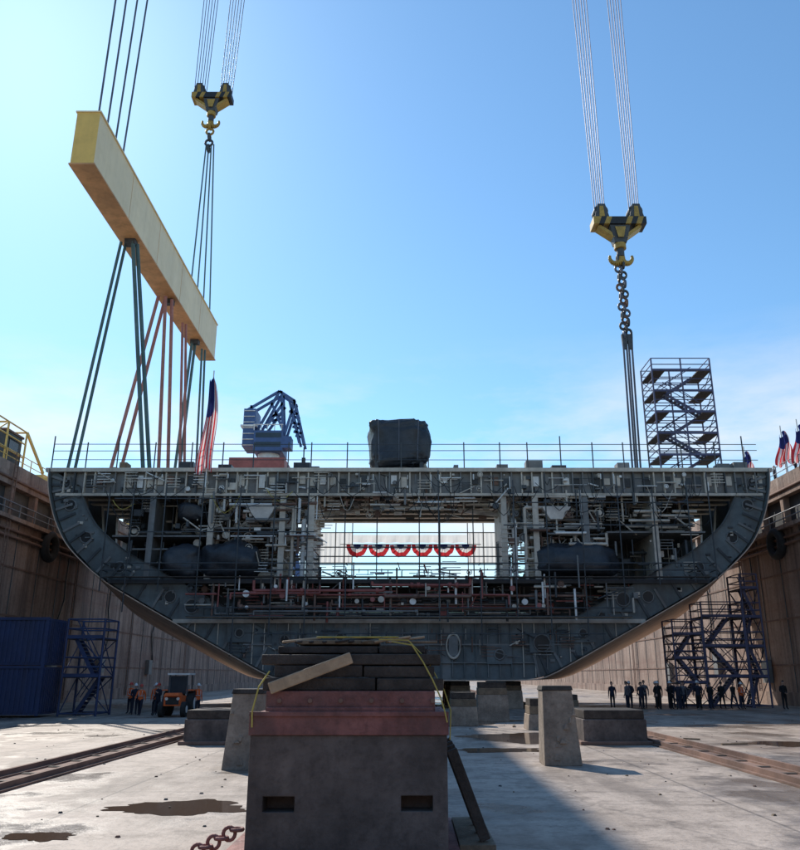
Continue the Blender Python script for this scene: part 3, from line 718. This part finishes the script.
for i in range(9):
    x=X0-.1-i*.09;y=Yf+.2-.02*i;zz=.42-.045*i+.03
    b.ring((x-.02,y-.1,max(zz,.09)),.075,.024,'redsteel',axis='Y' if i%2 else 'Z',n=14,m=6)
for i in range(6):
    b.ring((X0-.75+i*.13,10.9-.1*i+.3,.06),.075,.024,'redsteel',axis='Z' if i%2 else 'Y',n=14,m=6,sq=.8)
b.build('anchor_chain')
b=B()
for i in range(320):
    x=R(-16,16);y=R(12,48)
    if abs(x+.8)<2.2 and y<15:continue
    s=R(.01,.04); b.frus((x,y,0),(s*2,s*1.4),(s,s),s*.8,random.choice(['wood','postc','rust','dark']),R(0,3))
for i in range(10):
    x=R(-12,12);y=R(26,45);a=R(0,3); b.obox((x,y,.04),(x+math.cos(a)*R(.4,1.2),y+math.sin(a),.05),.1,.05,random.choice(['wood','wooddk']))
b.build('floor_debris')
# ---------------------------------------------------------------- tractor
e=empty('dock_tractor');b=B();tx,ty=-13.6,49.5
b.box(tx-.5,tx+.5,ty-.9,ty+.5,.6,1.15,'orange'); b.frus((tx,ty-.75,1.152),(.9,.9),(.75,.7),.16,'orange')
b.box(tx-.38,tx+.38,ty-.94,ty-.905,.68,1.08,'black')
for sx in(-1,1):
    b.tube((tx+sx*.5,ty+.75,.7),(tx+sx*.88,ty+.75,.7),.7,'rubber',22);b.tube((tx+sx*.885,ty+.75,.7),(tx+sx*.9,ty+.75,.7),.35,'white',14)
    b.tube((tx+sx*.52,ty-.65,.42),(tx+sx*.78,ty-.65,.42),.42,'rubber',18);b.tube((tx+sx*.785,ty-.65,.42),(tx+sx*.8,ty-.65,.42),.2,'white',12)
    for dy in(.1,1.2): b.tube((tx+sx*.55,ty+dy,1.2),(tx+sx*.5,ty+dy,2.3),.045,'dark')
    b.box(tx+sx*.7-.24,tx+sx*.7+.24,ty+.1,ty+1.3,1.42,1.48,'orange'); b.tube((tx+sx*.33,ty-.93,1.),(tx+sx*.33,ty-.97,1.),.09,'white',10)
b.box(tx-.65,tx+.65,ty,ty+1.3,2.3,2.4,'white');b.box(tx-.5,tx+.5,ty+.5,ty+1.3,.6,1.1,'dark');b.box(tx-.28,tx+.28,ty+.7,ty+.8,1.1,1.6,'black')
b.box(tx-.48,tx+.48,ty+.1,ty+.115,1.25,2.25,'glass'); b.tube((tx-.3,ty-.6,1.2),(tx-.3,ty-.6,1.9),.04,'dark')
b.build('tractor_body',e,bevel=.02)
# ---------------------------------------------------------------- people
def body_mesh(pose):
    hipx=.095;shx=.185
    J=[((0,0,.95),.135,None),((0,0,1.08),.125,0),((0,.0,1.25),.145,1),((0,.01,1.39),.12,2),((0,.0,1.47),.058,3),((0,-.01,1.55),.055,4)]
    def add(p,r,par): J.append((p,r,par)); return len(J)-1
    legs=pose.get('legs',[(0,0),(0,0)]);arms=pose['arms'];hands=[]
    for s,(fy,ky) in zip((-1,1),legs):
        a=add((s*hipx,0,.90),.098,0);k=add((s*(hipx+.01),fy*.5-ky,.49),.066,a);n=add((s*(hipx+.015),fy,.10),.045,k);add((s*(hipx+.03),fy-.15,.045),.04,n)
    for s,(el,wr) in zip((-1,1),arms):
        a=add((s*shx,.01,1.39),.068,3);q=add((s*el[0],el[1],el[2]),.048,a);w=add((s*wr[0],wr[1],wr[2]),.031,q)
        d=(Vector((s*wr[0],wr[1],wr[2]))-Vector((s*el[0],el[1],el[2]))).normalized()
        wv=Vector((s*wr[0],wr[1],wr[2])); pe=wv+d*.08; add(tuple(pe),.033,w); hands.append((pe,d,s))
    me=bpy.data.meshes.new('sk');me.from_pydata([j[0] for j in J],[(j[2],i) for i,j in enumerate(J) if j[2] is not None],[])
    o=bpy.data.objects.new('sk',me);scene.collection.objects.link(o)
    o.modifiers.new('s','SKIN')
    for i,j in enumerate(J): me.skin_vertices[0].data[i].radius=(j[1]*(1.25 if i in(2,3,1,0) else 1),j[1]*(.8 if i in(2,3,1,0) else 1)); me.skin_vertices[0].data[i].use_root=(i==0)
    ss=o.modifiers.new('u','SUBSURF');ss.levels=1;ss.render_levels=1
    dg=bpy.context.evaluated_depsgraph_get();ev=o.evaluated_get(dg);m2=ev.to_mesh()
    V=[tuple(v.co) for v in m2.vertices];Fa=[tuple(p.vertices) for p in m2.polygons];C=[tuple(p.center) for p in m2.polygons]
    ev.to_mesh_clear();bpy.data.objects.remove(o)
    return V,Fa,C,hands
POSES=[dict(arms=[((.25,.03,1.12),(.25,-.03,.87)),((.25,.03,1.12),(.26,-.02,.87))]),
 dict(arms=[((.24,.02,1.13),(.06,-.2,1.02)),((.24,.02,1.13),(.07,-.21,1.0))]),
 dict(arms=[((.26,.05,1.12),(.25,-.12,.9)),((.26,-.05,1.13),(.2,-.22,1.25))],legs=[(-.12,0),(.12,.0)]),
 dict(arms=[((.25,-.1,1.14),(.24,-.24,.96)),((.25,.12,1.14),(.25,.1,.9))],legs=[(.2,-.02),(-.22,.03)]),
 dict(arms=[((.27,.08,1.14),(.16,-.0,.98)),((.24,.02,1.13),(.25,-.05,.88))])]
BM=[body_mesh(p) for p in POSES]
def person(x,y,z,rot,pi,top,bot,head,h=1.,hat=None,stripe=False):
    V,Fa,C,hands=BM[pi];b=B();b.v=[tuple(v) for v in V]
    for f,c in zip(Fa,C):
        hand=any((Vector(c)-hd[0]).length<.075 for hd in hands)
        k='skin' if (hand or c[2]>1.475) else ('black' if c[2]<.09 else (bot if c[2]<.92 and abs(c[0])<.2 else top))
        b.f.append(f);b.m.append(b.mi(k));b.sm.append(True)
    for pe,d,s in hands:
        ax=Vector((0,-1,0))-d*Vector((0,-1,0)).dot(d); ax=ax.normalized() if ax.length>.2 else Vector((s,0,0))
        inn=Vector((-s,0,0))
        for i,l in enumerate((.065,.078,.074,.058)):
            st=pe+ax*(.027-.018*i)+d*.015; m_=st+d*l*.55+inn*.008; en=m_+d*l*.4+inn*.025
            b.tube(st,m_,.0095,'skin',6,.0085);b.tube(m_,en,.0085,'skin',6,.007)
        st=pe-d*.03+ax*.028; m_=st+ax*.03+d*.03; b.tube(st,m_,.012,'skin',6,.01);b.tube(m_,m_+d*.03+ax*.006,.01,'skin',6,.008)
    hc=Vector((0,-.02,1.645));nu,nv=20,14;vs=[]
    for j in range(nv+1):
        ph=-math.pi/2+math.pi*j/nv
        for i in range(nu):
            th=2*math.pi*i/nu; px=.078*math.cos(ph)*math.cos(th);py=.098*math.cos(ph)*math.sin(th);pz=.118*math.sin(ph)
            if pz<0: px*=1+pz*2.2; py=py*(1+pz*1.2)-(.01 if py<0 else -.0)
            vs.append(hc+Vector((px,py,pz)))
    fs=[(j*nu+i,j*nu+(i+1)%nu,(j+1)*nu+(i+1)%nu,(j+1)*nu+i) for j in range(nv) for i in range(nu)]
    b.add(vs,fs,'skin',True)
    b.frus((hc.x,hc.y-.1,hc.z-.03),(.032,.03),(.014,.01),.05,'skin')
    for s in(-1,1):
        b.ring((hc.x+s*.03,hc.y-.088,hc.z+.01),.007,.005,'black',n=8,m=4); b.ring((hc.x+s*.079,hc.y,hc.z-.005),.018,.008,'skin',axis='X',n=10,m=4,sq=1.4)
    b.box(hc.x-.022,hc.x+.022,hc.y-.096,hc.y-.085,hc.z-.062,hc.z-.054,'redsteel')
    vs=[];m0=7;k=hat or head
    for j in range(m0+1):
        ph=math.radians(5+85*j/m0)
        for i in range(nu):
            th=2*math.pi*i/nu; g=1.1 if not hat else 1.28
            dz=0 if hat else (-.035 if math.sin(th)>0 else .035)*math.cos(ph)
            vs.append(hc+Vector((.078*g*math.cos(ph)*math.cos(th),.098*g*math.cos(ph)*math.sin(th)+.004,.118*g*math.sin(ph)+dz+(.02 if hat else .004))))
    b.add(vs,[(j*nu+i,j*nu+(i+1)%nu,(j+1)*nu+(i+1)%nu,(j+1)*nu+i) for j in range(m0) for i in range(nu)],k,True)
    if hat: b.frus((hc.x,hc.y-.03,hc.z+.02),(.21,.3),(.19,.27),.02,k)
    if stripe:
        b.ring((0,0,1.12),.172,.02,'flagw',axis='Z',n=20,m=4,sq=.72)
        for s in(-1,1): b.tube((s*.1,-.135,1.12),(s*.1,-.11,1.4),.018,'flagw',5)
    o=b.build('person'); o.location=(x,y,z); o.rotation_euler=(0,0,rot); o.scale=(h,h,h); return o
tops=['navy','blackcloth','navy','greycloth','blackcloth']
pp=[(14.3,59.4),(15.75,60.3),(16.3,59.2),(16.9,60.6),(17.4,59.1),(17.9,60.5),(18.35,59.3),(18.9,61),(19.3,59.5),(19.8,60.8),(20.4,59.6),(21.2,59.4),(22.3,60.2),(22.9,59.6),(16.1,61.5),(18.1,61.8),(26.2,59.),(17.15,62.4),(19.2,61.6),(15.2,58.8),(18.6,58.3),(20.9,60.9)]
for i,(x,y) in enumerate(pp):
    person(x,y,0,R(-1,1)+(math.pi if random.random()<.4 else 0),i%5,random.choice(tops),random.choice(['blackcloth','navy']),'hair',R(1.,1.1),random.choice([None,None,'hat']),False)
person(23.4,59.4,0,.4,1,'orange','navy','hair',1.02,'hat',True)
for i,(x,y) in enumerate(((-16.6,51.2),(-16.,50.4),(-15.3,51.),(-14.9,50.2),(-12.6,50.4),(-17.3,52.5))):
    person(x,y,0,R(-.8,.8),(i*2+1)%5,'orange' if i%3!=0 else 'navy','navy','hair',R(.97,1.04),'hatr' if i%2 else 'hat',i%3!=0)
for x,y in((31.,66),(30.9,62),(31.4,61)): person(x,y,H,1.4,0,'navy','navy','hair',1.,'hat')
# ---------------------------------------------------------------- light, sky
el=math.radians(40);az=math.radians(-31)
d=Vector((math.sin(az)*math.cos(el),math.cos(az)*math.cos(el),math.sin(el)))
su=bpy.data.lights.new('sun','SUN');su.energy=5.;su.angle=math.radians(.5);su.color=(1,.93,.83)
so=bpy.data.objects.new('sun',su);scene.collection.objects.link(so);so.rotation_euler=d.to_track_quat('Z','Y').to_euler()
w=bpy.data.worlds.new('World');scene.world=w;w.use_nodes=True;nt=w.node_tree;N=nt.nodes;L=nt.links
bg=N['Background'];bg.inputs['Strength'].default_value=.12
sk=N.new('ShaderNodeTexSky');sk.sky_type='NISHITA';sk.sun_disc=False;sk.sun_elevation=el;sk.sun_rotation=az;sk.air_density=1.15;sk.dust_density=.25;sk.ozone_density=1.
ti=N.new('ShaderNodeMixRGB');ti.blend_type='MULTIPLY';ti.inputs['Fac'].default_value=1;ti.inputs['Color2'].default_value=(.92,1.3,1.5,1);L.new(sk.outputs[0],ti.inputs['Color1'])
tc=N.new('ShaderNodeTexCoord');mp=N.new('ShaderNodeMapping');mp.inputs['Scale'].default_value=(1.2,1.2,4);L.new(tc.outputs['Generated'],mp.inputs['Vector'])
cn=N.new('ShaderNodeTexNoise');cn.inputs['Scale'].default_value=2.2;cn.inputs['Detail'].default_value=7;cn.inputs['Roughness'].default_value=.6;L.new(mp.outputs[0],cn.inputs['Vector'])
r=N.new('ShaderNodeValToRGB');r.color_ramp.elements[0].position=.42;r.color_ramp.elements[1].position=.62;L.new(cn.outputs['Fac'],r.inputs['Fac'])
sp=N.new('ShaderNodeSeparateXYZ');L.new(tc.outputs['Generated'],sp.inputs[0])
mr=N.new('ShaderNodeMapRange');mr.inputs['From Min'].default_value=.24;mr.inputs['From Max'].default_value=.4;mr.inputs['To Min'].default_value=.85;mr.inputs['To Max'].default_value=0;L.new(sp.outputs['Z'],mr.inputs['Value'])
mu=N.new('ShaderNodeMath');mu.operation='MULTIPLY';L.new(r.outputs['Color'],mu.inputs[0]);L.new(mr.outputs[0],mu.inputs[1])
mx=N.new('ShaderNodeMixRGB');mx.inputs['Color2'].default_value=(8,8.1,8.2,1);L.new(mu.outputs[0],mx.inputs['Fac']);L.new(ti.outputs[0],mx.inputs['Color1']);L.new(mx.outputs[0],bg.inputs['Color'])
cam=bpy.data.cameras.new('camera');co=bpy.data.objects.new('camera',cam);scene.collection.objects.link(co)
cam.sensor_fit='HORIZONTAL';cam.sensor_width=36;cam.lens=36;cam.shift_x=-.01125;cam.clip_end=10000
co.location=(0,0,2.3);co.rotation_euler=(math.radians(90+17.35),0,0);scene.camera=co
scene.view_settings.view_transform='Standard';scene.view_settings.look='None';scene.view_settings.exposure=0
